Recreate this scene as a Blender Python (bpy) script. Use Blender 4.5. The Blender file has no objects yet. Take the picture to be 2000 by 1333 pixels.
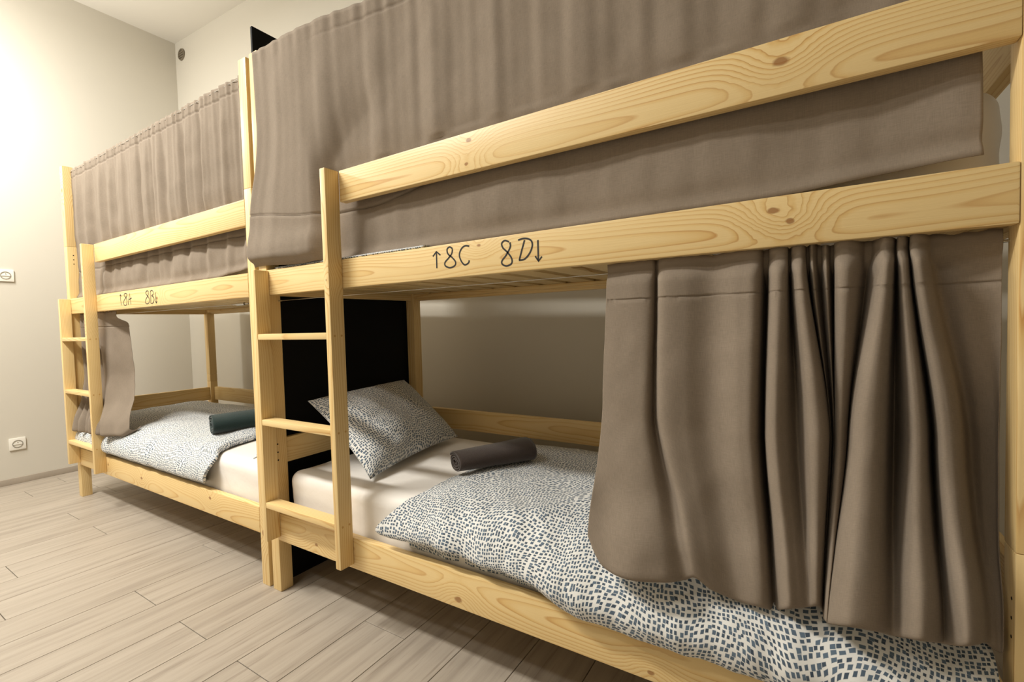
import bpy, bmesh, math, random
from mathutils import Vector, Matrix, noise

random.seed(7)
SC = bpy.context.scene
COL = SC.collection

# ------------------------------------------------------------------ camera
F_PX = 915.18
cam_d = bpy.data.cameras.new('camera')
cam_d.sensor_fit = 'HORIZONTAL'
cam_d.sensor_width = 36.0
cam_d.lens = F_PX / 2000.0 * 36.0
cam_d.clip_start = 0.02
cam = bpy.data.objects.new('camera', cam_d)
COL.objects.link(cam)
_y, _p, _r = (math.radians(a) for a in (32.031, -2.171, -1.555))
_f = Vector((-math.sin(_y) * math.cos(_p), math.cos(_y) * math.cos(_p), math.sin(_p)))
_rt = Vector((math.cos(_y), math.sin(_y), 0))
_up = _rt.cross(_f)
_r2 = _rt * math.cos(_r) + _up * math.sin(_r)
_u2 = -_rt * math.sin(_r) + _up * math.cos(_r)
cam.matrix_world = Matrix(((_r2.x, _u2.x, -_f.x, 1.7985), (_r2.y, _u2.y, -_f.y, -1.0325),
                           (_r2.z, _u2.z, -_f.z, 1.0310), (0, 0, 0, 1)))
SC.camera = cam

# ------------------------------------------------------------------ world, exposure, lamp strengths
world = bpy.data.worlds.new('world')
world.use_nodes = True
world.node_tree.nodes['Background'].inputs[0].default_value = (0.9, 0.8, 0.62, 1)
world.node_tree.nodes['Background'].inputs[1].default_value = 0.02
SC.world = world
SC.view_settings.view_transform = 'Standard'
SC.view_settings.look = 'None'
SC.view_settings.gamma = 1.0
SC.view_settings.use_curve_mapping = False
SC.view_settings.exposure = -0.12
LAMP_COLOR = (1.0, 0.98, 0.918)
# x, y, z of the lamp panel, watts, length, width
LAMPS = [(-1.00, -1.50, 3.42, 165.0, 1.4, 0.26), (0.3, -2.3, 3.42, 30.0, 1.4, 0.26)]
# globe pendant near the far wall: position, watts, radius
GLOBE = (-2.36, -0.68, 2.66, 72.0, 0.11)

# ------------------------------------------------------------------ helpers
def link(o, parent=None):
    COL.objects.link(o)
    if parent is not None:
        o.parent = parent
    return o

def tag(o, label=None, cat=None, group=None, kind=None):
    if label: o['label'] = label
    if cat: o['category'] = cat
    if group: o['group'] = group
    if kind: o['kind'] = kind
    return o

def empty(name, loc=(0, 0, 0)):
    o = bpy.data.objects.new(name, None)
    o.location = loc
    o.empty_display_size = 0.05
    return link(o)

def mesh_obj(name, verts, faces, mat, parent=None, smooth=True, uvs=None):
    me = bpy.data.meshes.new(name)
    me.from_pydata([tuple(v) for v in verts], [], faces)
    if uvs is not None:
        uv = me.uv_layers.new(name='UVMap')
        for l in me.loops:
            uv.data[l.index].uv = uvs[l.vertex_index]
    if smooth:
        me.polygons.foreach_set('use_smooth', [True] * len(me.polygons))
    me.update()
    if mat: me.materials.append(mat)
    return link(bpy.data.objects.new(name, me), parent)

_box_cache = {}
def box_mesh(dx, dy, dz, bev, mat, seg=2, name='plank'):
    key = (round(dx, 4), round(dy, 4), round(dz, 4), bev, mat.name, seg)
    if key in _box_cache: return _box_cache[key]
    bm = bmesh.new()
    bmesh.ops.create_cube(bm, size=1.0)
    bmesh.ops.scale(bm, vec=(dx, dy, dz), verts=bm.verts)
    if bev > 0:
        bmesh.ops.bevel(bm, geom=list(bm.edges), offset=bev, segments=seg, profile=0.6, affect='EDGES', clamp_overlap=True)
    me = bpy.data.meshes.new(name)
    bm.to_mesh(me); bm.free()
    if bev > 0 and seg > 1:
        me.polygons.foreach_set('use_smooth', [True] * len(me.polygons))
        me.set_sharp_from_angle(angle=math.radians(50))
    me.materials.append(mat)
    _box_cache[key] = me
    return me

def plank(name, lo, hi, axis, parent, mat, bev=0.003, seg=2, knots=()):
    """timber from corner lo to corner hi, grain along axis"""
    c = [(a + b) / 2 for a, b in zip(lo, hi)]
    d = [b - a for a, b in zip(lo, hi)]
    if axis == 'X': dims, rot = (d[0], d[1], d[2]), (0, 0, 0)
    elif axis == 'Y': dims, rot = (d[1], d[0], d[2]), (0, 0, math.pi / 2)
    else: dims, rot = (d[2], d[1], d[0]), (0, -math.pi / 2, 0)
    o = bpy.data.objects.new(name, box_mesh(*dims, bev, mat, seg, name))
    o.location = c; o.rotation_euler = rot
    for i, k in enumerate(knots):
        o['knot%d' % (i + 1)] = [float(k[0]), float(k[1]), float(k[2])]
    return link(o, parent)

def cyl_between(name, a, b, r, mat, parent, n=10, cap=True):
    a, b = Vector(a), Vector(b)
    d = (b - a); L = d.length
    q = d.to_track_quat('Z', 'Y').to_matrix()
    vs, fs = [], []
    for k in (0, L):
        for i in range(n):
            t = 2 * math.pi * i / n
            vs.append(a + q @ Vector((r * math.cos(t), r * math.sin(t), k)))
    for i in range(n):
        fs.append((i, (i + 1) % n, n + (i + 1) % n, n + i))
    if cap:
        fs.append(tuple(range(n))[::-1]); fs.append(tuple(range(n, 2 * n)))
    return mesh_obj(name, vs, fs, mat, parent, smooth=False)

def catmull(pts, t):
    """pts: list of tuples, t in 0..len-1"""
    n = len(pts)
    i = min(int(t), n - 2); f = t - i
    p0 = pts[max(i - 1, 0)]; p1 = pts[i]; p2 = pts[i + 1]; p3 = pts[min(i + 2, n - 1)]
    out = []
    for a, b, c, d in zip(p0, p1, p2, p3):
        out.append(0.5 * (2 * b + (c - a) * f + (2 * a - 5 * b + 4 * c - d) * f * f + (3 * b - a - 3 * c + d) * f ** 3))
    return out

def sm(a, b, x):
    if a == b: return 0.0 if x < a else 1.0
    t = max(0.0, min(1.0, (x - a) / (b - a)))
    return t * t * (3 - 2 * t)

def nz(x, y, z=0.0):
    return noise.noise(Vector((x, y, z)))

def add_solidify(o, th, offset=-1):
    m = o.modifiers.new('solid', 'SOLIDIFY'); m.thickness = th; m.offset = offset
    return o

# ------------------------------------------------------------------ materials
class NT:
    def __init__(self, name):
        self.m = bpy.data.materials.new(name); self.m.use_nodes = True
        self.t = self.m.node_tree; self.n = self.t.nodes; self.l = self.t.links
        self.b = self.n['Principled BSDF']
    def add(self, typ, **kw):
        nd = self.n.new(typ)
        for k, v in kw.items(): setattr(nd, k, v)
        return nd
    def put(self, sock, v):
        if hasattr(v, 'is_linked') or isinstance(v, bpy.types.NodeSocket): self.l.new(v, sock)
        else: sock.default_value = v
    def math(self, op, a, b=0.0, c=None, clamp=False):
        nd = self.add('ShaderNodeMath', operation=op, use_clamp=clamp)
        self.put(nd.inputs[0], a); self.put(nd.inputs[1], b)
        if c is not None: self.put(nd.inputs[2], c)
        return nd.outputs[0]
    def vmath(self, op, a, b=(0, 0, 0), scale=None):
        nd = self.add('ShaderNodeVectorMath', operation=op)
        self.put(nd.inputs[0], a)
        if op == 'SCALE': self.put(nd.inputs['Scale'], scale)
        else: self.put(nd.inputs[1], b)
        return nd.outputs[0]
    def mix(self, f, a, b, typ='MIX'):
        nd = self.add('ShaderNodeMix', data_type='RGBA', blend_type=typ)
        self.put(nd.inputs['Factor'], f); self.put(nd.inputs[6], a); self.put(nd.inputs[7], b)
        return nd.outputs[2]
    def noise(self, vec, scale, detail=2.0, rough=0.5, out='Fac', dim='3D'):
        nd = self.add('ShaderNodeTexNoise', noise_dimensions=dim)
        self.put(nd.inputs['Vector'], vec); nd.inputs['Scale'].default_value = scale
        nd.inputs['Detail'].default_value = detail; nd.inputs['Roughness'].default_value = rough
        return nd.outputs[out]
    def ramp(self, f, stops):
        nd = self.add('ShaderNodeValToRGB')
        self.put(nd.inputs[0], f)
        cr = nd.color_ramp
        while len(cr.elements) < len(stops): cr.elements.new(0.5)
        for e, (p, c) in zip(cr.elements, stops):
            e.position = p; e.color = c if len(c) == 4 else (*c, 1)
        return nd.outputs[0]
    def sep(self, v):
        nd = self.add('ShaderNodeSeparateXYZ'); self.put(nd.inputs[0], v); return nd.outputs
    def comb(self, x, y, z):
        nd = self.add('ShaderNodeCombineXYZ')
        for i, v in enumerate((x, y, z)): self.put(nd.inputs[i], v)
        return nd.outputs[0]
    def bump(self, h, strength, dist):
        nd = self.add('ShaderNodeBump'); self.put(nd.inputs['Height'], h)
        nd.inputs['Strength'].default_value = strength; nd.inputs['Distance'].default_value = dist
        self.l.new(nd.outputs[0], self.b.inputs['Normal'])
    def color(self, c): self.put(self.b.inputs['Base Color'], c)
    def set(self, **kw):
        for k, v in kw.items(): self.put(self.b.inputs[k.replace('_', ' ')], v)
        return self

def srgb(r, g, b):
    f = lambda c: (c / 255 / 12.92) if c / 255 <= 0.04045 else ((c / 255 + 0.055) / 1.055) ** 2.4
    return (f(r), f(g), f(b), 1.0)

def plain(name, col, rough=0.5, **kw):
    t = NT(name); t.color(col); t.set(Roughness=rough, **kw); return t.m

def pine_material(name, light, mid, dark):
    t = NT(name)
    tc = t.add('ShaderNodeTexCoord'); oi = t.add('ShaderNodeObjectInfo')
    rnd = oi.outputs['Random']
    r2 = t.math('FRACT', t.math('MULTIPLY', rnd, 37.7)); r3 = t.math('FRACT', t.math('MULTIPLY', rnd, 91.3))
    x, y, z = t.sep(tc.outputs['Object'])
    sx = t.math('ADD', x, t.math('MULTIPLY', rnd, 40.0))
    slow = t.comb(t.math('MULTIPLY', sx, 1.1), t.math('MULTIPLY', y, 2.0), t.math('MULTIPLY', z, 2.0))
    n1 = t.noise(slow, 1.0, 2.0, 0.5, 'Color')
    d = t.vmath('SCALE', t.vmath('SUBTRACT', n1, (0.5, 0.5, 0.5)), scale=0.065)
    dx, dy, dz = t.sep(d)
    yy = t.math('ADD', t.math('SUBTRACT', y, t.math('MULTIPLY_ADD', r2, 0.035, 0.022)), dy)
    zz = t.math('ADD', t.math('SUBTRACT', z, t.math('MULTIPLY', t.math('SUBTRACT', r3, 0.5), 0.07)), dz)
    rr = t.math('SQRT', t.math('ADD', t.math('MULTIPLY', yy, yy), t.math('MULTIPLY', zz, zz)))
    # knots stored on each timber: position along it, height on its face, radius
    core = None
    for i in (1, 2, 3):
        a = t.add('ShaderNodeAttribute', attribute_type='OBJECT', attribute_name='knot%d' % i)
        kx, kz, ks = t.sep(a.outputs['Vector'])
        qx = t.math('MULTIPLY', t.math('SUBTRACT', x, kx), 0.62)
        qz = t.math('SUBTRACT', z, kz)
        wob = t.math('MULTIPLY', t.math('SUBTRACT', t.noise(tc.outputs['Object'], 60.0, 1.0), 0.5), 0.006)
        dd = t.math('ADD', t.math('SQRT', t.math('ADD', t.math('MULTIPLY', qx, qx), t.math('MULTIPLY', qz, qz))), wob)
        has = t.math('GREATER_THAN', ks, 0.0005)
        safe = t.math('MAXIMUM', ks, 0.001)
        g = t.math('DIVIDE', dd, t.math('MULTIPLY_ADD', safe, 3.0, 0.018))
        g = t.math('POWER', 2.718, t.math('MULTIPLY', t.math('MULTIPLY', g, g), -1.0))
        g = t.math('MULTIPLY', g, has)
        rr = t.math('ADD', rr, t.math('MULTIPLY', g, t.math('MULTIPLY_ADD', safe, 2.5, 0.012)))
        c = t.math('SUBTRACT', 1.0, t.math('DIVIDE', dd, safe), clamp=True)
        c = t.math('MULTIPLY', t.math('MULTIPLY', c, 2.6, clamp=True), has)
        core = c if core is None else t.math('MAXIMUM', core, c)
    band = t.math('FRACT', t.math('DIVIDE', rr, 0.0068))
    ringc = t.ramp(band, [(0.0, light), (0.45, light), (0.80, mid), (0.93, dark), (1.0, light)])
    fib = t.noise(t.comb(t.math('MULTIPLY', sx, 9.0), t.math('MULTIPLY', y, 420.0), t.math('MULTIPLY', z, 420.0)), 1.0, 2.0, 0.6)
    cloud = t.noise(t.comb(t.math('MULTIPLY', sx, 2.2), t.math('MULTIPLY', y, 14.0), t.math('MULTIPLY', z, 14.0)), 1.0, 2.0)
    strength = t.math('MULTIPLY_ADD', cloud, 1.6, -0.15, clamp=True)
    c1 = t.mix(strength, light, ringc)
    c2 = t.mix(t.math('MULTIPLY', fib, 0.22), c1, mid)
    tone = t.mix(t.math('MULTIPLY', r2, 0.25), c2, mid)
    c3 = t.mix(t.math('MULTIPLY', core, 0.8), tone, srgb(150, 98, 52))
    t.color(c3)
    t.set(Roughness=0.42)
    t.b.inputs['Specular IOR Level'].default_value = 0.4
    t.bump(t.math('ADD', fib, t.math('MULTIPLY', band, 0.3)), 0.12, 0.002)
    return t.m

PINE = pine_material('pine_wood', srgb(237, 210, 154), srgb(224, 187, 121), srgb(194, 140, 74))

def fabric_material(name, a, b, weave=900.0, bump=0.25, sheen=0.04, rough=0.9):
    t = NT(name)
    tc = t.add('ShaderNodeTexCoord')
    x, y, z = t.sep(tc.outputs['UV'])
    warp = t.noise(t.comb(t.math('MULTIPLY', x, weave), t.math('MULTIPLY', y, weave * 0.06), 0.0), 1.0, 2.0, 0.6)
    weft = t.noise(t.comb(t.math('MULTIPLY', x, weave * 0.06), t.math('MULTIPLY', y, weave), 3.0), 1.0, 2.0, 0.6)
    big = t.noise(tc.outputs['UV'], 7.0, 3.0, 0.6)
    f = t.math('ADD', t.math('MULTIPLY', warp, 0.5), t.math('MULTIPLY', weft, 0.5))
    f = t.math('MULTIPLY_ADD', big, 0.25, t.math('MULTIPLY', f, 0.75))
    t.color(t.mix(t.math('MULTIPLY_ADD', f, 2.2, -0.6, clamp=True), a, b))
    t.set(Roughness=rough)
    t.b.inputs['Sheen Weight'].default_value = sheen
    t.b.inputs['Sheen Roughness'].default_value = 0.5
    t.b.inputs['Specular IOR Level'].default_value = 0.12
    t.bump(f, bump, 0.0015)
    return t.m

CURTAIN = fabric_material('taupe_curtain', srgb(121, 109, 95), srgb(150, 136, 121))
THREAD = plain('stitch_thread', srgb(96, 84, 70), 0.9)

def duvet_material():
    t = NT('dotted_cotton')
    tc = t.add('ShaderNodeTexCoord')
    uv = tc.outputs['UV']
    w1 = t.vmath('SCALE', t.vmath('SUBTRACT', t.noise(uv, 6.0, 0.0, 0.4, 'Color'), (0.5, 0.5, 0.5)), scale=0.085)
    w2 = t.vmath('SCALE', t.vmath('SUBTRACT', t.noise(uv, 26.0, 0.0, 0.4, 'Color'), (0.5, 0.5, 0.5)), scale=0.008)
    p = t.vmath('ADD', t.vmath('ADD', uv, w1), w2)
    v = t.add('ShaderNodeTexVoronoi', voronoi_dimensions='2D', feature='F1', distance='CHEBYCHEV')
    v.inputs['Scale'].default_value = 104.0
    v.inputs['Randomness'].default_value = 0.45
    t.put(v.inputs['Vector'], p)
    cellr = t.sep(v.outputs['Color'])[0]
    thr = t.math('MULTIPLY_ADD', cellr, 0.07, 0.315)
    mask = t.math('MULTIPLY', t.math('SUBTRACT', thr, v.outputs['Distance']), 14.0, clamp=True)
    dot = t.mix(cellr, srgb(56, 70, 86), srgb(92, 110, 128))
    t.color(t.mix(mask, srgb(226, 225, 221), dot))
    t.set(Roughness=0.85)
    t.b.inputs['Sheen Weight'].default_value = 0.15
    t.bump(t.noise(uv, 900.0, 2.0), 0.1, 0.001)
    return t.m
DUVET = duvet_material()

def sheet_material():
    t = NT('white_sheet')
    tc = t.add('ShaderNodeTexCoord')
    t.color(srgb(238, 232, 224))
    t.set(Roughness=0.55)
    t.b.inputs['Sheen Weight'].default_value = 0.2
    t.bump(t.noise(tc.outputs['Object'], 14.0, 3.0, 0.55), 0.12, 0.02)
    return t.m
SHEET = sheet_material()

def terry(name, a, b):
    t = NT(name)
    tc = t.add('ShaderNodeTexCoord')
    n = t.noise(tc.outputs['Object'], 420.0, 2.0, 0.6)
    t.color(t.mix(n, a, b)); t.set(Roughness=1.0)
    t.b.inputs['Sheen Weight'].default_value = 0.3
    t.bump(n, 0.6, 0.003)
    return t.m
TOWEL_BROWN = terry('brown_terry', srgb(48, 38, 33), srgb(78, 64, 57))
TOWEL_GREEN = terry('green_terry', srgb(10, 28, 26), srgb(26, 52, 48))

def wall_material(name, c, bump=0.04):
    t = NT(name)
    g = t.add('ShaderNodeNewGeometry')
    n = t.noise(g.outputs['Position'], 2.0, 3.0, 0.5)
    t.color(t.mix(t.math('MULTIPLY', n, 0.5), c, tuple(v * 0.94 for v in c[:3]) + (1,)))
    t.set(Roughness=0.75)
    t.bump(t.noise(g.outputs['Position'], 240.0, 3.0, 0.6), bump, 0.002)
    return t.m
WALL = wall_material('wall_paint', srgb(208, 202, 189))
CEIL = wall_material('ceiling_paint', srgb(222, 217, 207))

def floor_material():
    t = NT('oak_laminate')
    tc = t.add('ShaderNodeTexCoord'); oi = t.add('ShaderNodeObjectInfo')
    x, y, z = t.sep(tc.outputs['Object'])
    rnd = oi.outputs['Random']
    sx = t.math('ADD', x, t.math('MULTIPLY', rnd, 50.0))
    s1 = t.noise(t.comb(t.math('MULTIPLY', sx, 1.4), t.math('MULTIPLY', y, 26.0), rnd), 1.0, 4.0, 0.62)
    s2 = t.noise(t.comb(t.math('MULTIPLY', sx, 6.0), t.math('MULTIPLY', y, 190.0), rnd), 1.0, 2.0, 0.6)
    s3 = t.noise(t.comb(t.math('MULTIPLY', sx, 2.6), t.math('MULTIPLY', y, 48.0), t.math('ADD', rnd, 4.0)), 1.0, 3.0, 0.7)
    base = t.ramp(s1, [(0.25, srgb(144, 133, 121)), (0.45, srgb(167, 156, 142)), (0.62, srgb(178, 167, 153)), (0.85, srgb(162, 152, 139))])
    streak = t.math('MULTIPLY', t.math('SUBTRACT', 0.42, s3), 6.0, clamp=True)
    c = t.mix(t.math('MULTIPLY', streak, 0.7), base, srgb(116, 103, 90))
    c = t.mix(t.math('MULTIPLY', s2, 0.16), c, srgb(138, 125, 110))
    t.color(t.mix(t.math('MULTIPLY', rnd, 0.14), c, srgb(150, 138, 123)))
    t.set(Roughness=0.42)
    t.b.inputs['Specular IOR Level'].default_value = 0.35
    t.bump(s2, 0.05, 0.001)
    return t.m
FLOOR = floor_material()

BLACK_BOARD = plain('black_board', srgb(8, 8, 8), 0.7)
BLACK_BOARD.node_tree.nodes['Principled BSDF'].inputs['Specular IOR Level'].default_value = 0.2
STEEL = plain('wire_steel', (0.55, 0.55, 0.53, 1), 0.3, Metallic=1.0)
INK = plain('marker_ink', srgb(22, 20, 20), 0.6)
HOLE = plain('drill_hole', srgb(40, 24, 12), 0.9)
PLUG = plain('dowel_wood', srgb(206, 160, 92), 0.5)
PLASTIC = plain('white_plastic', srgb(236, 232, 222), 0.35)
PLASTIC_D = plain('socket_recess', srgb(150, 144, 132), 0.4)
VENT_D = plain('vent_dark', srgb(122, 112, 94), 0.6)
GROUT = plain('floor_joint', srgb(84, 72, 60), 0.9)
DIFFUSER = plain('lamp_diffuser', srgb(240, 240, 235), 0.4)

# ------------------------------------------------------------------ the room
XL, XR_, YF, ZC = -2.90, 5.0, -4.8, 3.572
WANG = 0.044
def back_y(x): return 1.0147 + (x - XL) * math.tan(WANG)

def slab(name, corners, th, mat):
    """flat slab: 4 corners of the room side, thickness away from it"""
    c = [Vector(v) for v in corners]
    n = (c[1] - c[0]).cross(c[2] - c[0]).normalized()
    vs = c + [v - n * th for v in c]
    fs = [(0, 1, 2, 3), (7, 6, 5, 4), (0, 4, 5, 1), (1, 5, 6, 2), (2, 6, 7, 3), (3, 7, 4, 0)]
    o = mesh_obj(name, vs, fs, mat, smooth=False)
    return tag(o, kind='structure')

YB_R = back_y(XR_)
slab('wall_left', [(XL, YF, 0), (XL, back_y(XL), 0), (XL, back_y(XL), ZC), (XL, YF, ZC)], 0.1, WALL)
slab('wall_back', [(XL, back_y(XL), 0), (XR_, YB_R, 0), (XR_, YB_R, ZC), (XL, back_y(XL), ZC)], 0.1, WALL)
slab('wall_right', [(XR_, YB_R, 0), (XR_, YF, 0), (XR_, YF, ZC), (XR_, YB_R, ZC)], 0.1, WALL)
slab('wall_front', [(XR_, YF, 0), (XL, YF, 0), (XL, YF, ZC), (XR_, YF, ZC)], 0.1, WALL)
slab('ceiling', [(XL, YF, ZC), (XL, back_y(XL), ZC), (XR_, YB_R, ZC), (XR_, YF, ZC)], 0.1, CEIL)
for nm, room in (('wall_left', 'pale beige painted wall at the far end with two sockets'), ('wall_back', 'pale beige painted wall behind the bunk beds'),
                 ('wall_right', 'pale beige painted wall out of view to the right'), ('wall_front', 'pale beige painted wall behind the viewer'),
                 ('ceiling', 'plain off-white ceiling')):
    bpy.data.objects[nm]['label'] = room

# floor: boards of 19 cm laid across the room, joints recessed
FT = 0.010
floor = slab('floor', [(XL, YF, -FT), (XR_, YF, -FT), (XR_, YB_R, -FT), (XL, back_y(XL), -FT)], 0.1, GROUT)
floor['label'] = 'pale greige wood-look laminate floor'
PW, PLN = 0.193, 1.285
joint = {-1: -0.291, 1: -0.293, 2: 0.043, -3: -0.289, -8: -0.137, -10: -0.141, 0: 0.36, -2: 0.37, -4: 0.05, -5: -0.61, -6: 0.2, -7: -0.5, -9: 0.3, 3: -0.62, 4: 0.33, 5: -0.3}
k0 = int(math.floor((XL - 0.098) / PW)); k1 = int(math.ceil((XR_ - 0.098) / PW))
rg = random.Random(3)
for k in range(k0, k1 + 1):
    xa, xb = max(0.098 + k * PW, XL + 0.002), min(0.098 + (k + 1) * PW, XR_ - 0.002)
    if xb - xa < 0.02: continue
    yj = joint.get(k, rg.uniform(-0.6, 0.6))
    ys = [yj + i * PLN for i in range(-4, 5)]
    for ya, yb in zip(ys, ys[1:]):
        a, b = max(ya, YF + 0.002), min(yb, back_y(xa) - 0.004)
        if b - a < 0.05: continue
        g = 0.0011
        o = plank('floorboard', (xa + g, a + g, -FT), (xb - g, b - g, 0.0), 'Y', floor, FLOOR, bev=0.0008, seg=1)

# baseboard along the far wall
bb = plank('baseboard_left', (XL, YF + 0.01, 0.0), (XL + 0.014, back_y(XL) - 0.003, 0.044), 'Y', None, FLOOR, bev=0.003)
tag(bb, label='low wood-look skirting strip along the far wall', kind='structure')

# ------------------------------------------------------------------ bunk beds
WP, DP = 0.0523, 0.052            # post section
BL, BD = 2.1323, 0.842            # outer length, outer depth
RT = 0.027                        # rail thickness
ZR = (0.209, 0.3164); ZU = (1.1637, 1.2589); ZG = (1.4463, 1.5494); ZE = (0.50, 0.60)
SW, SD = 0.0258, 0.055            # ladder stile section
SX = (0.0442, 0.4699)             # ladder stile positions
RUNGS = (0.3796, 0.6951, 1.0162); RUNG_T = 0.022
PTOP = 2.085

def stroke_mesh(strokes, w, x_off):
    vs, fs = [], []
    for st in strokes:
        n = (len(st) - 1) * 6 if len(st) > 3 else len(st) - 1
        pts = [catmull(st, i * (len(st) - 1) / n) for i in range(n + 1)]
        base = len(vs)
        for i, p in enumerate(pts):
            a = pts[max(i - 1, 0)]; b = pts[min(i + 1, len(pts) - 1)]
            d = Vector((b[0] - a[0], b[1] - a[1])); d.normalize()
            nx, nzz = -d.y * w / 2, d.x * w / 2
            for s in (1, -1):
                for yy in (-0.0005, 0.0003):
                    vs.append((p[0] + s * nx - x_off, yy, p[1] + s * nzz))
        for i in range(len(pts) - 1):
            a = base + i * 4; b = a + 4
            fs += [(a, b, b + 2, a + 2), (a + 1, a + 3, b + 3, b + 1), (a, a + 1, b + 1, b), (a + 2, b + 2, b + 3, a + 3)]
        e = base + (len(pts) - 1) * 4
        fs += [(base, base + 2, base + 3, base + 1), (e, e + 1, e + 3, e + 2)]
    return vs, fs

def bunk_bed(X0, label, knots, writing, post_joints):
    root = empty('bunk_bed', (X0, 0, 0))
    tag(root, label, 'bunk bed', 'pine bunk beds in a row')
    K = lambda k: knots.get(k, ())
    P = lambda name, lo, hi, ax, kn=(), bev=0.0035: plank(name, lo, hi, ax, root, PINE, bev, 2, kn)
    # posts, each of stacked pieces with the joints the timber has
    for key, x, y in (('fl', 0.0, 0.001), ('fr', BL - WP, 0.001), ('bl', 0.0, BD - DP), ('br', BL - WP, BD - DP)):
        zs = [0.0] + list(post_joints[key]) + [PTOP]
        for i, (a, b) in enumerate(zip(zs, zs[1:])):
            P('post', (x, y, a), (x + WP, y + DP, b), 'Z', K('post_%s%d' % (key, i)))
    x0, x1 = WP, BL - WP
    # long rails
    P('side_rail', (x0, 0, ZR[0]), (x1, RT, ZR[1]), 'X', K('low_rail'))
    P('side_rail', (x0, BD - RT, ZR[0]), (x1, BD, ZR[1]), 'X')
    P('side_rail', (x0, 0, ZU[0]), (x1, RT, ZU[1]), 'X', K('up_rail'))
    P('side_rail', (x0, BD - RT, ZU[0]), (x1, BD, ZU[1]), 'X')
    P('guard_rail', (SX[1] + SW, 0, ZG[0]), (x1, RT, ZG[1]), 'X', K('guard'))
    P('guard_rail', (x0, BD - RT, ZG[0]), (x1, BD, ZG[1]), 'X')
    P('guard_rail', (x0, BD - RT, ZE[0]), (x1, BD, ZE[1]), 'X')
    # end boards
    for xa in (0.012, BL - 0.012 - RT):
        for za, zb in (ZR, ZE, ZU, ZG):
            P('end_board', (xa, DP + 0.001, za), (xa + RT, BD - DP, zb), 'Y')
    # slat supports and slats
    for za in (0.226, 1.176):
        for ya in (RT, BD - RT - 0.02):
            P('slat_support', (x0 + 0.001, ya, za), (x1 - 0.001, ya + 0.02, za + 0.02), 'X', (), 0.002)
        for i in range(16):
            xs = x0 + 0.02 + i * 0.1285
            P('slat', (xs, RT + 0.002, za + 0.02), (xs + 0.088, BD - RT - 0.002, za + 0.037), 'Y', (), 0.002)
    # ladder
    P('ladder_stile', (SX[0], -SD, 0.2265), (SX[0] + SW, -0.0002, 1.2553), 'Z', K('stile0'))
    P('ladder_stile', (SX[1], -SD, 0.2265), (SX[1] + SW, -0.0002, 1.5470), 'Z', K('stile1'))
    for zr in RUNGS:
        P('ladder_rung', (SX[0] + SW, -SD + 0.0005, zr - RUNG_T), (SX[1], -0.004, zr), 'X')
        for yy in (-0.041, -0.014):
            cyl_between('dowel_cap', (SX[1] + SW - 0.002, yy, zr - 0.011), (SX[1] + SW + 0.0004, yy, zr - 0.011), 0.0038, PLUG, root, 12)
    # drilled holes on the post and board faces
    for zh in (0.584, 0.552, 0.521):
        cyl_between('bolt_hole', (WP - 0.002, 0.014, zh), (WP + 0.0004, 0.014, zh), 0.0032, HOLE, root, 10)
        cyl_between('bolt_hole', (BL - WP + 0.002, 0.014, zh - 0.018), (BL - WP - 0.0004, 0.014, zh - 0.018), 0.0028, HOLE, root, 10)
    for zh in (1.532, 1.505, 1.478):
        cyl_between('bolt_hole', (WP - 0.002, 0.030, zh), (WP + 0.0004, 0.030, zh), 0.0032, HOLE, root, 10)
    # curtain wires and their screw eyes
    for zz, yy in ((1.143, 0.045), (2.052, 0.040)):
        w = cyl_between('curtain_wire', (WP, yy, zz), (BL - WP, yy, zz), 0.0011, STEEL, root, 8)
        for xa, sgn in ((WP, 1), (BL - WP, -1)):
            cyl_between('screw_eye', (xa - sgn * 0.004, yy, zz), (xa + sgn * 0.022, yy, zz), 0.0024, STEEL, w, 8)
    for st in writing:
        vs, fs = stroke_mesh(st, 0.0044, X0)
        o = mesh_obj('marker_lettering', vs, fs, INK, root, smooth=False)
    return root

N1 = [[(0.9057, 1.1943), (0.9058, 1.2401)], [(0.8922, 1.2291), (0.9058, 1.2415), (0.9202, 1.2303)], [(0.9648, 1.2436), (0.9551, 1.2494), (0.9455, 1.2442), (0.9481, 1.2309), (0.962, 1.2199), (0.9738, 1.2067), (0.9715, 1.1964), (0.9546, 1.1916), (0.9379, 1.1979), (0.9364, 1.2078), (0.9494, 1.2187), (0.9611, 1.2296), (0.9647, 1.2422)], [(1.0234, 1.2444), (1.0098, 1.2468), (0.9964, 1.2402), (0.9885, 1.2244), (0.9939, 1.2073), (1.0054, 1.1953), (1.0187, 1.1988), (1.0219, 1.2061)]]
N2 = [[(1.1516, 1.2414), (1.1385, 1.246), (1.1291, 1.2395), (1.1325, 1.2279), (1.1455, 1.2154), (1.1581, 1.1986), (1.1577, 1.1853), (1.1427, 1.18), (1.1295, 1.1856), (1.1287, 1.1947), (1.1426, 1.209), (1.1549, 1.2277), (1.1542, 1.2398)], [(1.1982, 1.2404), (1.1898, 1.2174), (1.1813, 1.192)], [(1.1793, 1.2426), (1.1983, 1.2447), (1.2157, 1.2384), (1.2203, 1.2249), (1.2123, 1.2064), (1.1967, 1.1927), (1.1798, 1.1913)], [(1.2364, 1.2359), (1.2364, 1.1847)], [(1.2279, 1.1971), (1.2369, 1.1833), (1.2464, 1.1944)]]
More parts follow.
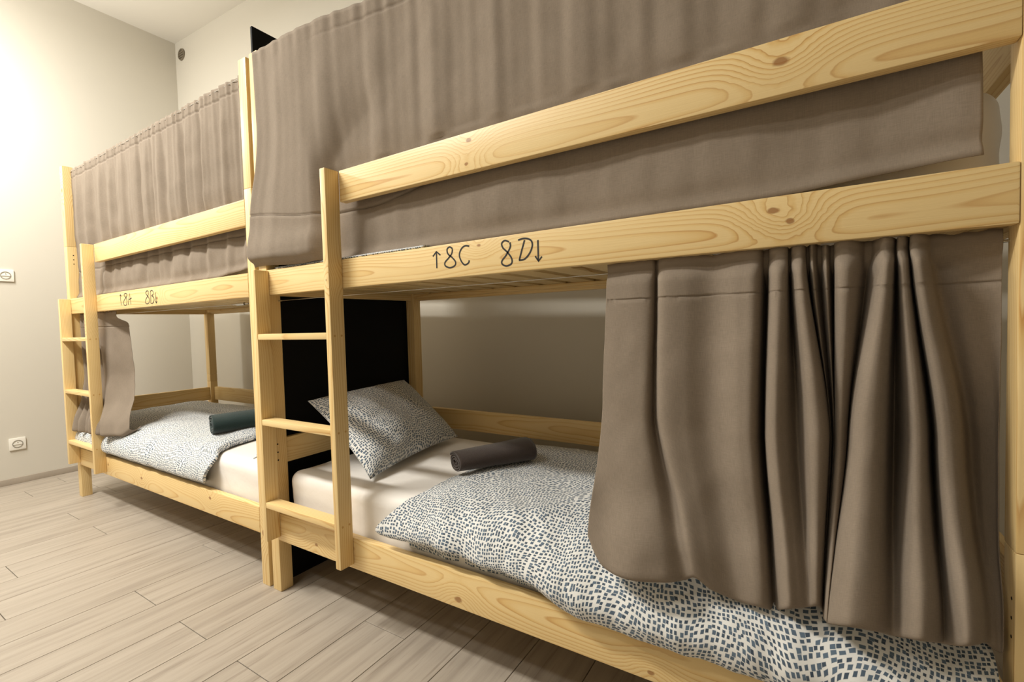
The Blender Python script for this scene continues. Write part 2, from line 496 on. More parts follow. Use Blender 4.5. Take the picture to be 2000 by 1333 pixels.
F1 = [[(-1.3252, 1.2417), (-1.3225, 1.1844)], [(-1.3328, 1.235), (-1.3251, 1.2426), (-1.3112, 1.2321)], [(-1.2405, 1.2415), (-1.2593, 1.2452), (-1.275, 1.2407), (-1.272, 1.2317), (-1.2519, 1.2219), (-1.2451, 1.2092), (-1.2444, 1.1986), (-1.2552, 1.1833), (-1.2789, 1.1834), (-1.2883, 1.1936), (-1.2819, 1.2075), (-1.2585, 1.2204), (-1.2419, 1.2319), (-1.2405, 1.2415)], [(-1.2316, 1.184), (-1.2042, 1.2438), (-1.1958, 1.1842)], [(-1.2216, 1.2098), (-1.1829, 1.2166)]]
F2 = [[(-0.9809, 1.2393), (-0.9957, 1.2427), (-1.0101, 1.236), (-1.0056, 1.2258), (-0.9879, 1.2148), (-0.9747, 1.1992), (-0.9806, 1.1829), (-1.0041, 1.1782), (-1.0204, 1.1864), (-1.0127, 1.2011), (-0.9915, 1.2167), (-0.9801, 1.231), (-0.9809, 1.2393)], [(-0.9583, 1.238), (-0.9584, 1.1786)], [(-0.9583, 1.238), (-0.9391, 1.2418), (-0.9256, 1.2312), (-0.9307, 1.22), (-0.9462, 1.2159), (-0.925, 1.2066), (-0.9211, 1.1933), (-0.932, 1.1807), (-0.9548, 1.1776)], [(-0.9018, 1.2298), (-0.8992, 1.1775)], [(-0.9054, 1.186), (-0.8985, 1.1767), (-0.8891, 1.1852)]]

XFAR = -2.1567
def rk(x, z, s, x0, x1, zr):   # knot on a long rail: world position to the rail's own
    return (x - (x0 + x1) / 2, z - (zr[0] + zr[1]) / 2, s)
_rl = (WP, BL - WP); _gl = (SX[1] + SW, BL - WP)
near_knots = {
    'guard': [rk(1.762, 1.507, 0.010, *_gl, ZG), rk(1.032, 1.527, 0.007, *_gl, ZG), rk(1.022, 1.466, 0.005, *_gl, ZG)],
    'up_rail': [rk(1.748, 1.232, 0.0075, *_rl, ZU), rk(1.775, 1.209, 0.006, *_rl, ZU), rk(1.055, 1.243, 0.005, *_rl, ZU)],
    'low_rail': [rk(0.945, 0.235, 0.010, *_rl, ZR), rk(0.29, 0.245, 0.007, *_rl, ZR), rk(1.5, 0.23, 0.006, *_rl, ZR)],
    'post_fl0': [(-0.05, 0.012, 0.005), (-0.41, 0.006, 0.006), (0.12, -0.01, 0.005)],
    'stile1': [(0.30, 0.0, 0.003)],
}
far_knots = {
    'low_rail': [(-0.55, 0.01, 0.007), (-0.1, 0.0, 0.009), (0.62, 0.02, 0.008)],
    'up_rail': [(0.2, -0.01, 0.008)],
    'post_fl2': [(0.1, 0.0, 0.009)],
    'stile1': [(0.47, 0.0, 0.006), (0.2, 0.004, 0.005), (-0.4, 0.0, 0.004)],
    'post_fr0': [(-0.58, 0.005, 0.008)],
}
near_bed = bunk_bed(0.0, 'near pine bunk bed with ladder, marked 8C and 8D on its upper rail', near_knots, (N1, N2),
                    {'fl': (1.587,), 'fr': (0.645, 1.587), 'bl': (0.645, 1.587), 'br': (0.645, 1.587)})
far_bed = bunk_bed(XFAR, 'far pine bunk bed with ladder by the pale end wall, marked 8A and 8B', far_knots, (F1, F2),
                   {'fl': (0.645, 1.587), 'fr': (1.587,), 'bl': (0.645, 0.70, 1.587), 'br': (0.645, 1.587)})

# small metal turnbuckle on the far bed's lower wire
tb = cyl_between('wire_tensioner', (1.905, 0.045, 1.143), (1.965, 0.045, 1.143), 0.006, STEEL, far_bed, 10)
for dx in (-0.018, 0.078):
    cyl_between('hook', (1.905 + dx - 0.012, 0.045, 1.143), (1.905 + dx + 0.012, 0.045, 1.143), 0.003, STEEL, tb, 8)

# black dividing board between the beds
bm = bmesh.new()
bmesh.ops.create_cube(bm, size=1.0)
bmesh.ops.scale(bm, vec=(0.012, 0.815, 2.205), verts=bm.verts)
bmesh.ops.bevel(bm, geom=list(bm.edges), offset=0.0012, segments=1, affect='EDGES')
me = bpy.data.meshes.new('partition_board'); bm.to_mesh(me); bm.free(); me.materials.append(BLACK_BOARD)
pb = link(bpy.data.objects.new('partition_board', me)); pb.location = (-0.0123, 0.43, 1.1025)
tag(pb, 'tall black dividing board standing between the two bunk beds', 'partition board')

# ------------------------------------------------------------------ mattresses
def mattress(X0, z0, z1, label):
    x0, x1, y0, y1 = X0 + 0.066, X0 + BL - (0.057 if z0 < 1 else 0.041), (0.040 if z0 < 1 else 0.094), 0.802
    nx, ny, nzr = 60, 24, 8
    # rounded box by superellipse mapping of a subdivided cube
    bm = bmesh.new()
    bmesh.ops.create_cube(bm, size=2.0)
    bmesh.ops.subdivide_edges(bm, edges=list(bm.edges), cuts=23, use_grid_fill=True)
    cx, cy, cz = (x0 + x1) / 2, (y0 + y1) / 2, (z0 + z1) / 2
    hx, hy, hz = (x1 - x0) / 2, (y1 - y0) / 2, (z1 - z0) / 2
    R = 0.045
    for v in bm.verts:
        # concentrate loops at the borders
        p = Vector([math.copysign(1 - (1 - abs(c)) ** 1.8, c) for c in v.co])
        q = Vector((p.x * hx, p.y * hy, p.z * hz))
        inner = Vector((max(-hx + R, min(hx - R, q.x)), max(-hy + R, min(hy - R, q.y)), max(-hz + R, min(hz - R, q.z))))
        d = q - inner
        if d.length > 1e-6:
            # project the border shell to a rounded edge
            m = max(abs(d.x), abs(d.y), abs(d.z))
            d = d.normalized() * min(R, m if m < R else R)
            q = inner + d
        wx, wy, wz = q.x + cx, q.y + cy, q.z + cz
        wr = 0.0
        if abs(q.y) > hy - R * 1.1 or abs(q.x) > hx - R * 1.1:
            wr = 0.004 * nz(wx * 9 + wz * 14, wz * 5, wy * 9) + 0.0025 * nz(wx * 30 + wz * 26, wz * 8, wy * 30)
        top = 0.004 * nz(wx * 4, wy * 4, X0)
        nrm = d.normalized() if d.length > 1e-6 else Vector((0, 0, 0))
        v.co = Vector((wx, wy, wz)) + nrm * wr + Vector((0, 0, top if p.z > 0 else 0))
    bmesh.ops.recalc_face_normals(bm, faces=bm.faces)
    me = bpy.data.meshes.new('mattress'); bm.to_mesh(me); bm.free()
    me.polygons.foreach_set('use_smooth', [True] * len(me.polygons))
    me.materials.append(SHEET)
    o = link(bpy.data.objects.new('mattress', me))
    tag(o, label, 'mattress', 'mattresses in white fitted sheets')
    return o
mattress(0.0, 0.264, 0.472, 'white sheeted mattress on the near lower bunk, under the brown towel')
mattress(0.0, 1.214, 1.425, 'white sheeted mattress on the near upper bunk, its rounded end showing right of the curtain')
mattress(XFAR, 0.264, 0.468, 'white sheeted mattress on the far lower bunk, under the dark green towel')
mattress(XFAR, 1.214, 1.415, 'white sheeted mattress on the far upper bunk, behind the curtain')

# ------------------------------------------------------------------ duvets
def grid_obj(name, nx, ny, fn, mat, uvfn, thick=None, offset=-1, subsurf=False):
    vs, uvs, fs = [], [], []
    for j in range(ny + 1):
        for i in range(nx + 1):
            vs.append(fn(i / nx, j / ny)); uvs.append(uvfn(i / nx, j / ny))
    for j in range(ny):
        for i in range(nx):
            a = j * (nx + 1) + i
            fs.append((a, a + 1, a + nx + 2, a + nx + 1))
    o = mesh_obj(name, vs, fs, mat, uvs=uvs)
    if thick: add_solidify(o, thick, offset)
    return o

def near_duvet():
    PA = [(.795, .44), (.785, .475), (.74, .498), (.62, .508), (.46, .512), (.30, .511), (.17, .505), (.085, .493), (.03, .468),
          (-.008, .432), (-.026, .396), (-.022, .374), (-.004, .366), (.016, .360), (.034, .350), (.037, .322)]
    PB = [(.795, .44), (.785, .475), (.74, .498), (.62, .508), (.46, .512), (.30, .511), (.17, .505), (.085, .493), (.03, .468),
          (-.015, .436), (-.040, .402), (-.050, .372), (-.046, .346), (-.036, .326), (-.022, .316), (-.006, .3205)]
    NP = len(PA) - 1
    def edge_x(v):
        pts = [(.655,), (.66,), (.67,), (.69,), (.72,), (.738,), (.742,), (.735,), (.712,), (.675,), (.640,), (.632,), (.66,), (.70,), (.715,), (.72,)]
        return catmull(pts, v * NP)[0]
    def fn(u, v):
        xe = edge_x(v)
        uu = u ** 1.25
        x = xe + uu * (2.062 - xe)
        w = sm(1.08, 1.36, x + 0.03 * nz(x * 6, 1.0))
        a = catmull(PA, v * NP); b = catmull(PB, v * NP)
        y = a[0] * (1 - w) + b[0] * w; z = a[1] * (1 - w) + b[1] * w
        lip = sm(0.0, 0.09, x - xe)
        flat = 0.474
        if z > flat: z = flat + (z - flat) * (0.45 + 0.55 * lip)
        # soft billows on top, creases near the front edge
        top = sm(0.40, 0.48, z)
        fr = sm(0.35, 0.02, y)
        z += top * (0.012 * nz(x * 3.1, y * 3.3, 2.0) + 0.006 * nz(x * 9, y * 8, 5.0))
        cr = nz(x * 14 + y * 9, y * 5, 8.0) * 0.009 * fr + nz(x * 31 - y * 20, y * 9, 3.0) * 0.0035 * fr
        y -= cr * (1 - top * 0.5); z += cr * 0.6 * top
        if v > 0.55: z += 0.010 * nz(x * 5.0, 7.7) * sm(0.55, 0.68, v) * sm(0.80, 0.74, v)
        if v > 0.9:   # lower hem stays behind or on the rail
            pass
        return (x, y, z)
    ny, nx = 110, 190
    L = [0.0]
    for j in range(1, 401):
        a = catmull(PA, (j - 1) / 400 * NP); b = catmull(PA, j / 400 * NP)
        L.append(L[-1] + math.hypot(a[0] - b[0], a[1] - b[1]))
    def uvf(u, v):
        return (edge_x(v) + u ** 1.25 * (2.062 - edge_x(v)), 1.0 - L[int(round(v * 400))])
    o = grid_obj('duvet', nx, ny, fn, DUVET, uvf, 0.012, 1)
    tag(o, 'white duvet with blue-grey dots on the near lower bunk, under the brown towel', 'duvet', 'dotted duvets')
near_duvet()

def far_duvet():
    PA = [(.795, .44), (.785, .475), (.74, .497), (.62, .506), (.46, .51), (.30, .508), (.17, .50), (.085, .488), (.03, .462),
          (-.008, .425), (-.022, .385), (-.016, .352), (.010, .338), (.032, .336)]
    NP = len(PA) - 1
    def edge_x(v):
        pts = [(-.66,), (-.65,), (-.64,), (-.62,), (-.60,), (-.575,), (-.545,), (-.50,), (-.46,), (-.455,), (-.475,), (-.49,), (-.53,), (-.56,)]
        return catmull(pts, v * NP)[0]
    def fn(u, v):
        xe = edge_x(v); x0 = XFAR + 0.07
        uu = 1 - (1 - u) ** 1.2
        x = x0 + uu * (xe - x0)
        y, z = catmull(PA, v * NP)
        lip = sm(0.0, 0.08, xe - x)
        # folded-over band at the head end
        fold = sm(0.0, 0.015, xe - x) * sm(0.26, 0.22, xe - x)
        if z > 0.472: z = 0.472 + (z - 0.472) * (0.5 + 0.5 * lip) + 0.016 * fold * sm(.30, .05, abs(y - .12) - .1)
        top = sm(0.40, 0.48, z); fr = sm(0.4, 0.02, y)
        z += top * (0.014 * nz(x * 3.0, y * 3.1, 12.0) + 0.007 * nz(x * 8, y * 8, 15.0))
        cr = nz(x * 12 + y * 8, y * 5, 28.0) * 0.010 * fr
        y -= cr * (1 - 0.5 * top); z += cr * 0.6 * top
        return (x, y, z)
    L = [0.0]
    for j in range(1, 401):
        a = catmull(PA, (j - 1) / 400 * NP); b = catmull(PA, j / 400 * NP)
        L.append(L[-1] + math.hypot(a[0] - b[0], a[1] - b[1]))
    o = grid_obj('duvet', 150, 80, fn, DUVET, lambda u, v: (u * 1.55, 1.3 - L[int(round(v * 400))]), 0.012, 1)
    tag(o, 'white duvet with blue-grey dots on the far lower bunk, under the dark green towel', 'duvet', 'dotted duvets')
far_duvet()

def upper_duvet():
    PA = [(.76, 1.40), (.74, 1.44), (.6, 1.452), (.4, 1.455), (.2, 1.45), (.12, 1.435), (.084, 1.39), (.078, 1.32), (.070, 1.285), (.040, 1.268), (.014, 1.2645), (.008, 1.2605)]
    NP = len(PA) - 1
    def fn(u, v):
        x = 0.10 + u * 0.75
        y, z = catmull(PA, v * NP)
        if v < 0.6: z += 0.006 * nz(x * 4, y * 4, 40.0)
        return (x, y + 0.002 * nz(x * 10, v * 5), z)
    o = grid_obj('duvet', 90, 44, fn, DUVET, lambda u, v: (u * 0.75, v * 1.1), 0.004, -1)
    tag(o, 'dotted duvet on the near upper bunk, its edge peeking out below the big curtain', 'duvet', 'dotted duvets')
upper_duvet()

# ------------------------------------------------------------------ pillows
def pillow(A, B, Cc, D, label, hf=0.085, hb=0.03):
    A, B, Cc, D = map(Vector, (A, B, Cc, D))      # bottom front, bottom back, top front, top back
    n = ((B - A).cross(Cc - A) * -1).normalized()
    if n.z < 0: n = -n
    N = 44
    vs, uvs, fs = [], [], []
    for side in (1, -1):
        for j in range(N + 1):
            for i in range(N + 1):
                u, v = i / N, j / N
                a, b = 2 * u - 1, 2 * v - 1
                # edges pulled in between the pointed corners
                uu = 0.5 + (a * (1 - 0.07 * (1 - b * b))) / 2
                vv = 0.5 + (b * (1 - 0.07 * (1 - a * a))) / 2
                p = A * (1 - uu) * (1 - vv) + B * uu * (1 - vv) + Cc * (1 - uu) * vv + D * uu * vv
                e = max(0.0, (1 - abs(a) ** 2.6)) * max(0.0, (1 - abs(b) ** 2.6))
                h = e ** 0.55
                rim = min(1 - abs(a), 1 - abs(b))
                w = 0.006 * nz(a * 2.2, b * 2.2, 60) + 0.003 * nz(a * 7, b * 7, 61)
                w *= min(1.0, rim * 5)
                off = (hf if side > 0 else -hb) * h + w + (0.0015 if side > 0 else -0.0015)
                vs.append(p + n * off); uvs.append((u * 0.62 + (2 if side < 0 else 0), v * 0.5))
    st = (N + 1) ** 2
    for j in range(N):
        for i in range(N):
            a = j * (N + 1) + i
            fs.append((a, a + 1, a + N + 2, a + N + 1))
            fs.append((st + a, st + a + N + 1, st + a + N + 2, st + a + 1))
    def row(idx):
        for a, b in zip(idx, idx[1:]):
            fs.append((a, a + st, b + st, b))
    row([i for i in range(N + 1)]); row([N + j * (N + 1) for j in range(N + 1)])
    row([N * (N + 1) + i for i in range(N, -1, -1)]); row([j * (N + 1) for j in range(N, -1, -1)])
    o = mesh_obj('pillow', vs, fs, DUVET, uvs=uvs)
    bm = bmesh.new(); bm.from_mesh(o.data); bmesh.ops.recalc_face_normals(bm, faces=bm.faces); bm.to_mesh(o.data); bm.free()
    tag(o, label, 'pillow', 'dotted pillows')
pillow((.478, .098, .487), (.385, .712, .497), (.085, .130, .738), (.085, .670, .760), 'dotted pillow leaning against the black board on the near lower bunk')
pillow((-.20, .055, .482), (-.50, .60, .482), (.0 - .045, .14, .60), (-.06, .66, .62), 'dotted pillow on the far lower bunk, half hidden behind the ladder post', 0.07, 0.02)

# ------------------------------------------------------------------ towels
def towel(a, b, rx, rz, mat, label, flare=0.15):
    """rolled towel from end a to end b, flattened, its last wrap and spiral end modelled"""
    a, b = Vector(a), Vector(b)
    d = (b - a); L = d.length; t = d.normalized(); s = Vector((t.y, -t.x, 0)).normalized(); up = Vector((0, 0, 1))
    n, m, turns = 130, 26, 3.6
    vs, fs = [], []
    for j in range(m + 1):
        f = j / m
        sc = 1 - flare + 2 * flare * f
        for i in range(n + 1):
            q = i / n
            ang = -math.pi * 0.35 + q * turns * 2 * math.pi
            r = 0.06 + 0.94 * (q ** 0.8)
            wob = 1 + 0.03 * nz(f * 3, math.cos(ang) * 1.5, math.sin(ang) * 1.5)
            x = math.cos(ang) * r * rx * sc * wob; z = math.sin(ang) * r * rz * sc * wob
            z = max(z, -rz * 0.86)
            edge = 0.004 * nz(i * 0.11, 5.0) * (1 if j in (0, m) else 0)
            vs.append(a + t * (f * L + edge) + s * x + up * (z + rz * 0.86))
    for j in range(m):
        for i in range(n):
            k = j * (n + 1) + i
            fs.append((k, k + 1, k + n + 2, k + n + 1))
    o = mesh_obj('towel', vs, fs, mat)
    add_solidify(o, 0.005, -1)
    tag(o, label, 'towel', 'rolled towels')
towel((.757, .235, .520), (.905, .492, .521), .060, .035, TOWEL_BROWN, 'dark brown rolled towel on the near lower bunk', 0.12)
towel((-.76, .155, .514), (-.66, .47, .516), .075, .048, TOWEL_GREEN, 'dark green rolled towel on the far lower bunk', 0.04)

# ------------------------------------------------------------------ curtains
def rows_for(z_top, z_bot, n, seams):
    ts = [i / n for i in range(n + 1)]
    H = z_top - z_bot
    for s in seams:
        c = (z_top - s) / H
        ts += [c - 0.006, c - 0.003, c - 0.0012, c, c + 0.0012, c + 0.003, c + 0.006]
    return sorted(set(round(t, 5) for t in ts if 0 <= t <= 1))

def curtain_mesh(name, nx, ts, fn, uvfn):
    vs, uvs, fs = [], [], []
    for t in ts:
        for i in range(nx + 1):
            vs.append(fn(i / nx, t)); uvs.append(uvfn(i / nx, t))
    w = nx + 1
    for j in range(len(ts) - 1):
        for i in range(nx):
            a = j * w + i
            fs.append((a, a + w, a + w + 1, a + 1))
    o = mesh_obj(name, vs, fs, CURTAIN, uvs=uvs)
    add_solidify(o, 0.0016, 0)
    return o

def upper_curtain(X0, seed, xa, xb, folds, amp, label, lap):
    """hangs from the upper wire, runs behind the guard rail and is tucked inside the rail"""
    zt, zb = 2.064, 1.263
    hem_t, hem_b = 2.012, 1.428
    ts = rows_for(zt, zb, 64, (hem_t, hem_b))
    def fn(s, t):
        z = zt + (zb - zt) * t
        x = X0 + xa + s * (xb - xa)
        lx = x - X0
        k = s * folds
        # gathers: tight near the wire, opening into folds below
        hd = sm(1.985, 2.04, z)
        ga = 0.0028 * (math.sin(k * 2.9 * 2 * math.pi + 3 * nz(k * 0.9, seed)) + 0.5 * math.sin(k * 5.1 * 2 * math.pi + seed)) * (0.35 + 0.65 * hd)
        drift = 0.10 * nz(s * 3 + seed, z * 0.7)
        ph = (k + drift) * 2 * math.pi + 2.0 * nz(k * 0.45, seed * 3.1)
        fo = amp * (math.sin(ph) + 0.45 * math.sin(ph * 1.93 + seed)) * (0.45 + 0.85 * abs(nz(k * 0.7, seed + 9)) * 1.6)
        fo *= sm(2.05, 1.85, z) * (0.55 + 0.45 * sm(1.28, 1.5, z)) + 0.25
        wr = 0.004 * nz(lx * 6, z * 7, seed) + 0.002 * nz(lx * 17, z * 15, seed)
        y_up = 0.040
        y_low = 0.048
        y = y_up + (y_low - y_up) * sm(1.66, 1.52, z)
        y += ((0.12 if lap else 0.6) if z < 1.57 else 1.0) * fo + ga * (1 - 0.7 * sm(1.7, 1.5, z)) + wr * (1.6 if z < 1.57 else 1.0)
        if z < 1.57: y = max(y, 0.0335)
        # bulge over the mattress side, tucked at the bottom
        y -= 0.014 * sm(1.44, 1.36, z) * sm(1.27, 1.33, z) * (0.5 + nz(lx * 3, seed))
        y = max(y, 0.0315) if z < 1.57 else y
        if z < 1.30: y = y + (0.033 - y) * sm(1.30, 1.264, z)
        # slack side edges of the hem line
        if abs(z - hem_t) < 0.0025 or abs(z - hem_b) < 0.0025: y += 0.0022
        zz = z + 0.006 * nz(lx * 4, seed + 2) * hd
        if lap:
            zz += (0.05 * sm(0.60, 1.0, lx) + 0.045 * sm(0.36, 0.05, lx)) * sm(1.33, 1.42, z) * sm(1.66, 1.45, z)
            # free left part: laps over the post and rests on the rail
            hi = sm(1.57, 1.90, z)
            w = sm(0.44 + 0.36 * hi, 0.35 - 0.09 * hi, lx)
            yl = -0.012 + 0.008 * nz(lx * 5, z * 2.0, 77) + 0.6 * fo * sm(0.0, 0.1, lx) + ga * 0.6
            yl -= 0.016 * sm(1.40, 1.33, z) * sm(1.262, 1.30, z)
            if z < 1.30: yl = yl + (-0.004 - yl) * sm(1.295, 1.265, z)
            yl = min(yl, -0.004)
            y = y * (1 - w) + yl * w
            # left edge swings out across the post as it comes down
            sw = -0.076 * sm(1.80, 1.36, z) + 0.012 * sm(1.34, 1.28, z)
            x += sw * sm(0.40, 0.05, lx)
            if abs(z - hem_b) < 0.0025: y += 0.002
            zz += 0.006 * math.sin(lx * 16) * sm(1.34, 1.27, z) * w + 0.007 * w * sm(1.34, 1.27, z)
        # right end: the bottom corner hangs free and lifts
        rl = sm(xb - 0.34, xb - 0.02, lx)
        zz += 0.020 * rl * sm(1.40, 1.27, z)
        y += 0.018 * math.sin(lx * 30) * rl * sm(1.45, 1.33, z) * 0.3
        return (x, y, zz)
    o = curtain_mesh('curtain', 420, ts, fn, lambda s, t: (s * 2.05, t * 0.8))
    tag(o, label, 'curtain', 'taupe bunk curtains')
    return o

upper_curtain(0.0, 3.3, 0.050, 2.045, 9.0, 0.0040, 'large taupe curtain across the near upper bunk, nearly flat behind the guard rail', True)
upper_curtain(XFAR, 8.1, 0.056, 2.070, 13.0, 0.010, 'pleated taupe curtain across the far upper bunk beside the pale end wall', False)

def lower_curtain(name, ctrl, z_wire, seams, nx, label, tuck, seed, header=0.02):
    """ctrl: (x_top, y_top, x_mid, y_mid, x_bot, y_bot, z_bot) for each ridge or valley"""
    n = len(ctrl) - 1
    zmid = 0.80
    ts_main = [i / 60 for i in range(61)]
    H = z_wire - 0.46
    for s_ in seams:
        c = (z_wire - s_) / H
        ts_main += [c - 0.008, c - 0.004, c - 0.0016, c, c + 0.0016, c + 0.004, c + 0.008]
    ts_main = sorted(set(round(t, 5) for t in ts_main if t >= 0))
    ts = [-0.5 + 0.25 * i for i in range(2)] + ts_main + [1 + 0.12 * i for i in range(1, 9)]
    def fn(s, t):
        xt, yt, xm, ym, xb, yb, zb = catmull(ctrl, s * n)
        if t < 0:     # frill standing above the wire
            z = z_wire + header * (-t * 2)
            f = 1.0 + 0.2 * (-t * 2)
            return (xt, min(0.043, 0.038 + (yt - 0.038) * (0.5 * f)), z + 0.006 * nz(xt * 40, seed))
        tt = min(t, 1.0)
        z = z_wire + (zb - z_wire) * tt
        f = tt / 0.52
        if tt < 0.52:
            q = sm(0, 1, f) * 0.6 + f * 0.4
            x = xt + (xm - xt) * q; y = yt + (ym - yt) * q
        else:
            q = (tt - 0.52) / 0.48
            q = q * q * (3 - 2 * q) * 0.5 + q * 0.5
            x = xm + (xb - xm) * q; y = ym + (yb - ym) * q
        pinch = sm(0.04, 0.0, tt)
        y = y * (1 - 0.6 * pinch) + 0.038 * 0.6 * pinch
        cap = 0.042 + 0.06 * sm(0.02, 0.09, tt)
        y = min(y, cap)
        wr = 0.004 * nz(x * 9, z * 6, seed) + 0.002 * nz(x * 23, z * 19, seed + 4)
        y += wr * sm(0.05, 0.3, tt)
        y -= 0.020 * sm(0.74, 0.93, tt) * (1.0 + 0.8 * nz(x * 11, seed + 6))
        for s_ in seams:
            if abs(z - s_) < 0.002: y += 0.0022
        if t > 1.0:   # ballooned hem rolls under and back
            r = (t - 1.0) / 0.96
            a = r * math.pi * 0.95
            R = tuck
            y = y + R * (1 - math.cos(a)) * 1.1
            z = z - R * 0.75 * math.sin(a) + R * 0.3 * r
        return (x, y, z)
    o = curtain_mesh(name, nx, ts, fn, lambda s, t: (s * 1.9, t * 0.75))
    tag(o, label, 'curtain', 'taupe bunk curtains')
    return o

NEAR_CTRL = [(1.406, 0.02, 1.394, 0.01, 1.374, -0.03, 0.541), (1.435, 0.015, 1.434, 0.0, 1.413, -0.05, 0.488), (1.477, 0.01, 1.476, -0.005, 1.486, -0.06, 0.489), (1.51, 0.015, 1.501, 0.0, 1.549, -0.05, 0.496), (1.517, 0.04, 1.509, 0.03, 1.584, -0.02, 0.497), (1.535, 0.005, 1.533, -0.005, 1.607, -0.03, 0.512), (1.582, 0.005, 1.579, 0.0, 1.638, -0.02, 0.487), (1.635, 0.02, 1.631, 0.02, 1.68, 0.0, 0.467), (1.688, 0.005, 1.688, -0.01, 1.718, -0.01, 0.474), (1.722, 0.01, 1.715, 0.0, 1.735, 0.0, 0.468), (1.732, 0.09, 1.723, 0.1, 1.745, 0.03, 0.453), (1.741, 0.02, 1.733, 0.0, 1.756, 0.0, 0.473), (1.755, -0.005, 1.749, -0.025, 1.771, -0.03, 0.496), (1.77, 0.01, 1.765, -0.005, 1.787, -0.02, 0.497), (1.772, 0.08, 1.785, 0.04, 1.801, -0.01, 0.498), (1.779, 0.01, 1.802, -0.01, 1.809, -0.02, 0.507), (1.792, -0.005, 1.821, -0.02, 1.817, -0.02, 0.51), (1.799, 0.02, 1.835, 0.01, 1.823, 0.0, 0.497), (1.803, 0.08, 1.842, 0.09, 1.826, 0.03, 0.475), (1.81, 0.01, 1.841, 0.06, 1.827, 0.03, 0.472), (1.823, 0.06, 1.845, 0.08, 1.827, 0.03, 0.469), (1.832, 0.01, 1.846, 0.05, 1.827, 0.02, 0.471), (1.846, 0.08, 1.848, 0.08, 1.827, 0.02, 0.468), (1.847, 0.01, 1.847, 0.02, 1.827, 0.0, 0.477), (1.863, -0.005, 1.853, 0.005, 1.828, -0.02, 0.488), (1.88, 0.015, 1.863, 0.02, 1.83, -0.03, 0.491), (1.898, 0.06, 1.867, 0.05, 1.832, -0.03, 0.489), (1.907, 0.02, 1.87, -0.015, 1.841, -0.05, 0.5), (1.916, -0.01, 1.888, -0.035, 1.862, -0.075, 0.516), (1.928, 0.005, 1.912, -0.015, 1.895, -0.06, 0.512), (1.942, 0.08, 1.939, 0.08, 1.923, -0.02, 0.492), (1.936, 0.01, 1.95, 0.0, 1.937, -0.05, 0.511), (1.941, 0.0, 1.959, -0.015, 1.954, -0.065, 0.521), (1.948, 0.015, 1.973, 0.005, 1.976, -0.045, 0.512), (1.961, 0.08, 1.995, 0.09, 1.989, -0.02, 0.499), (1.953, 0.01, 1.987, 0.0, 1.998, -0.045, 0.514), (1.96, -0.005, 1.997, -0.015, 2.009, -0.06, 0.527), (1.973, 0.015, 2.013, 0.005, 2.025, -0.04, 0.523), (1.988, 0.06, 2.042, 0.09, 2.05, 0.03, 0.493), (2.017, 0.055, 2.059, 0.08, 2.063, 0.04, 0.48), (2.05, 0.05, 2.072, 0.065, 2.069, 0.04, 0.478), (2.072, 0.045, 2.072, 0.05, 2.071, 0.035, 0.479)]
lower_curtain('curtain', NEAR_CTRL, 1.143, (1.078,), 520, 'bunched taupe curtain hanging at the right of the near lower bunk', 0.026, 1.0)

FAR_CTRL = []
_ft = [(0.065, .055), (0.10, .03), (0.125, .085), (0.155, .03), (0.18, .09), (0.21, .03), (0.235, .09), (0.27, .03), (0.30, .09), (0.335, .02), (0.36, .06), (0.39, .025), (0.44, .035), (0.50, .052), (0.57, .075), (0.63, .095)]
for i, (xx, yy) in enumerate(_ft):
    f = i / (len(_ft) - 1)
    xb = 0.075 + f * 0.70
    FAR_CTRL.append((XFAR + xx, yy, XFAR + xx * 0.75 + xb * 0.25, yy + 0.005, XFAR + xb, yy - 0.05, 0.445 + 0.03 * f + (0.03 if i == len(_ft) - 1 else 0)))
lower_curtain('curtain', FAR_CTRL, 1.143, (1.075,), 220, 'taupe curtain gathered behind the ladder of the far lower bunk', 0.024, 5.0)

# ------------------------------------------------------------------ wall sockets
def socket(y, z, label):
    root = empty('wall_socket', (XL, y, z))
    tag(root, label, 'wall socket', 'wall sockets')
    o = bpy.data.objects.new('cover_plate', box_mesh(0.011, 0.084, 0.084, 0.004, PLASTIC, 2, 'cover_plate'))
    o.location = (0.0055, 0, 0); link(o, root)
    # round insert: ring and recessed well
    n = 32
    vs, fs = [], []
    prof = [(0.0115, 0.0275), (0.0135, 0.0265), (0.0135, 0.0225), (0.004, 0.0205), (0.004, 0.0)]
    for px, pr_ in prof:
        for i in range(n):
            t = 2 * math.pi * i / n
            vs.append((px, pr_ * math.cos(t), pr_ * math.sin(t)))
    for j in range(len(prof) - 1):
        for i in range(n):
            fs.append((j * n + i, j * n + (i + 1) % n, (j + 1) * n + (i + 1) % n, (j + 1) * n + i))
    ins = mesh_obj('round_insert', vs, fs, PLASTIC_D, root, smooth=False)
    for sy in (-0.0095, 0.0095):
        cyl_between('pin_hole', (0.0042, sy, 0), (0.0146, sy, 0), 0.0026, HOLE, ins, 10)
    cyl_between('earth_pin', (0.004, 0, 0.011), (0.017, 0, 0.011), 0.0024, STEEL, ins, 10)
    bar = plank('plate_bridge', (0.0135, -0.0225, -0.0045), (0.0150, 0.0225, 0.0045), 'Y', ins, PLASTIC, bev=0.0005, seg=1)
socket(-0.120, 1.457, 'upper white wall socket on the pale end wall')
socket(-0.116, 0.279, 'lower white wall socket near the skirting of the pale end wall')

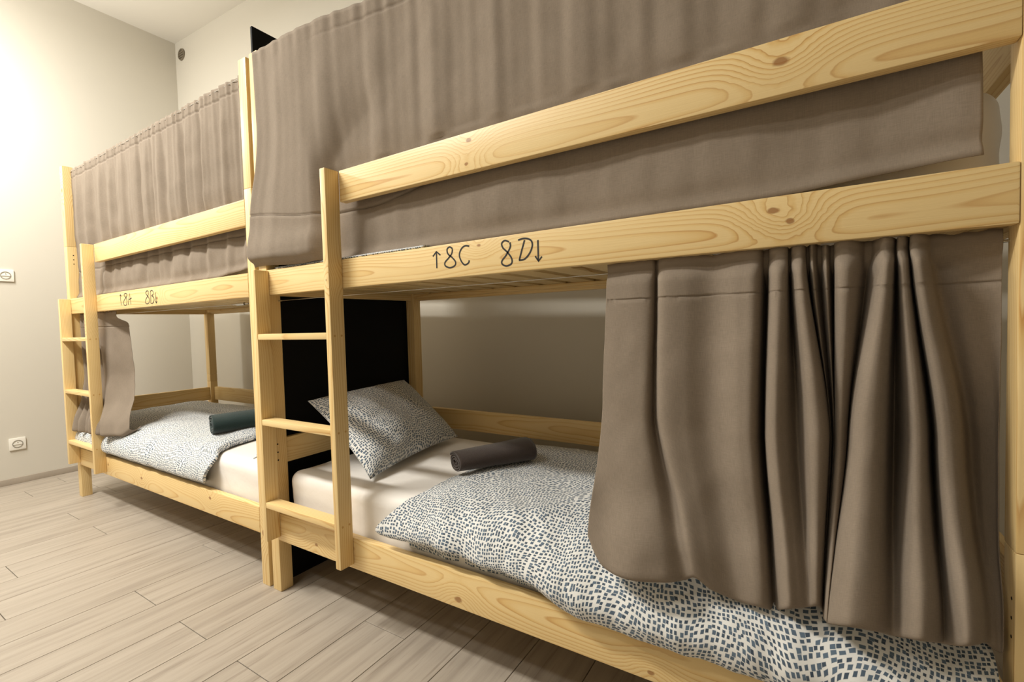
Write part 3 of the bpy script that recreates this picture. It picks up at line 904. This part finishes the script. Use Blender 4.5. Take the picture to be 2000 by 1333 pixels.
# ------------------------------------------------------------------ round vent high on the back wall
vx, vz = -2.795, 3.447
vent = empty('wall_vent', (vx, back_y(vx), vz)); vent.rotation_euler = (0, 0, WANG)
tag(vent, 'small round grey vent high in the corner under the ceiling', 'vent')
n = 32
vs, fs = [], []
prof = [(0.0, 0.050), (-0.010, 0.048), (-0.010, 0.040), (-0.001, 0.038), (-0.001, 0.0)]
for py, pr_ in prof:
    for i in range(n):
        t = 2 * math.pi * i / n
        vs.append((pr_ * math.cos(t), py, pr_ * math.sin(t)))
for j in range(len(prof) - 1):
    for i in range(n):
        fs.append((j * n + i, j * n + (i + 1) % n, (j + 1) * n + (i + 1) % n, (j + 1) * n + i))
mesh_obj('vent_ring', vs, fs, VENT_D, vent, smooth=False)
for zz in (-0.02, 0.0, 0.02):
    hw = math.sqrt(0.039 ** 2 - zz ** 2)
    plank('louvre', (-hw, -0.008, zz - 0.003), (hw, -0.002, zz + 0.003), 'X', vent, VENT_D, bev=0.0005, seg=1)

# ------------------------------------------------------------------ ceiling lamps (above the frame)
for i, (lx, ly, lz, watts, ll, lw) in enumerate(LAMPS):
    root = empty('panel_lamp', (lx, ly, lz))
    tag(root, ('white panel lamp hung over the far half of the aisle', 'white panel lamp hung over the near half of the aisle')[i], 'lamp', 'hung panel lamps')
    o = bpy.data.objects.new('housing', box_mesh(ll + 0.04, lw + 0.04, 0.05, 0.004, PLASTIC, 2, 'housing')); o.location = (0, 0, 0.03); link(o, root)
    o = bpy.data.objects.new('diffuser', box_mesh(ll, lw, 0.004, 0.001, DIFFUSER, 1, 'diffuser')); o.location = (0, 0, 0.003); link(o, root)
    for sx in (-0.4, 0.4):
        cyl_between('cable', (sx * ll, 0, 0.055), (sx * ll, 0, ZC - lz), 0.0015, STEEL, root, 6)
    ld = bpy.data.lights.new('lamp_light', 'AREA'); ld.shape = 'RECTANGLE'; ld.size = ll; ld.size_y = lw
    ld.energy = watts; ld.color = LAMP_COLOR
    lo = bpy.data.objects.new('lamp_light', ld); lo.location = (0, 0, -0.004); link(lo, root)

gx, gy, gz, gw, gr = GLOBE
root = empty('globe_lamp', (gx, gy, gz))
tag(root, 'white globe pendant lamp hung close to the pale end wall', 'lamp')
cyl_between('cable', (0, 0, 0.06), (0, 0, ZC - gz), 0.002, STEEL, root, 6)
vs, fs = [], []
n, prof = 20, [(0.018, 0.0), (0.018, 0.05), (0.030, 0.055), (0.030, 0.075), (0.006, 0.085)]
for r_, z_ in prof:
    for i in range(n):
        t = 2 * math.pi * i / n
        vs.append((r_ * math.cos(t), r_ * math.sin(t), z_ + gr))
for j in range(len(prof) - 1):
    for i in range(n):
        fs.append((j * n + i, j * n + (i + 1) % n, (j + 1) * n + (i + 1) % n, (j + 1) * n + i))
mesh_obj('lamp_holder', vs, fs, PLASTIC, root)
ld = bpy.data.lights.new('globe_light', 'POINT'); ld.shadow_soft_size = gr; ld.energy = gw; ld.color = LAMP_COLOR
lo = bpy.data.objects.new('globe_light', ld); link(lo, root)
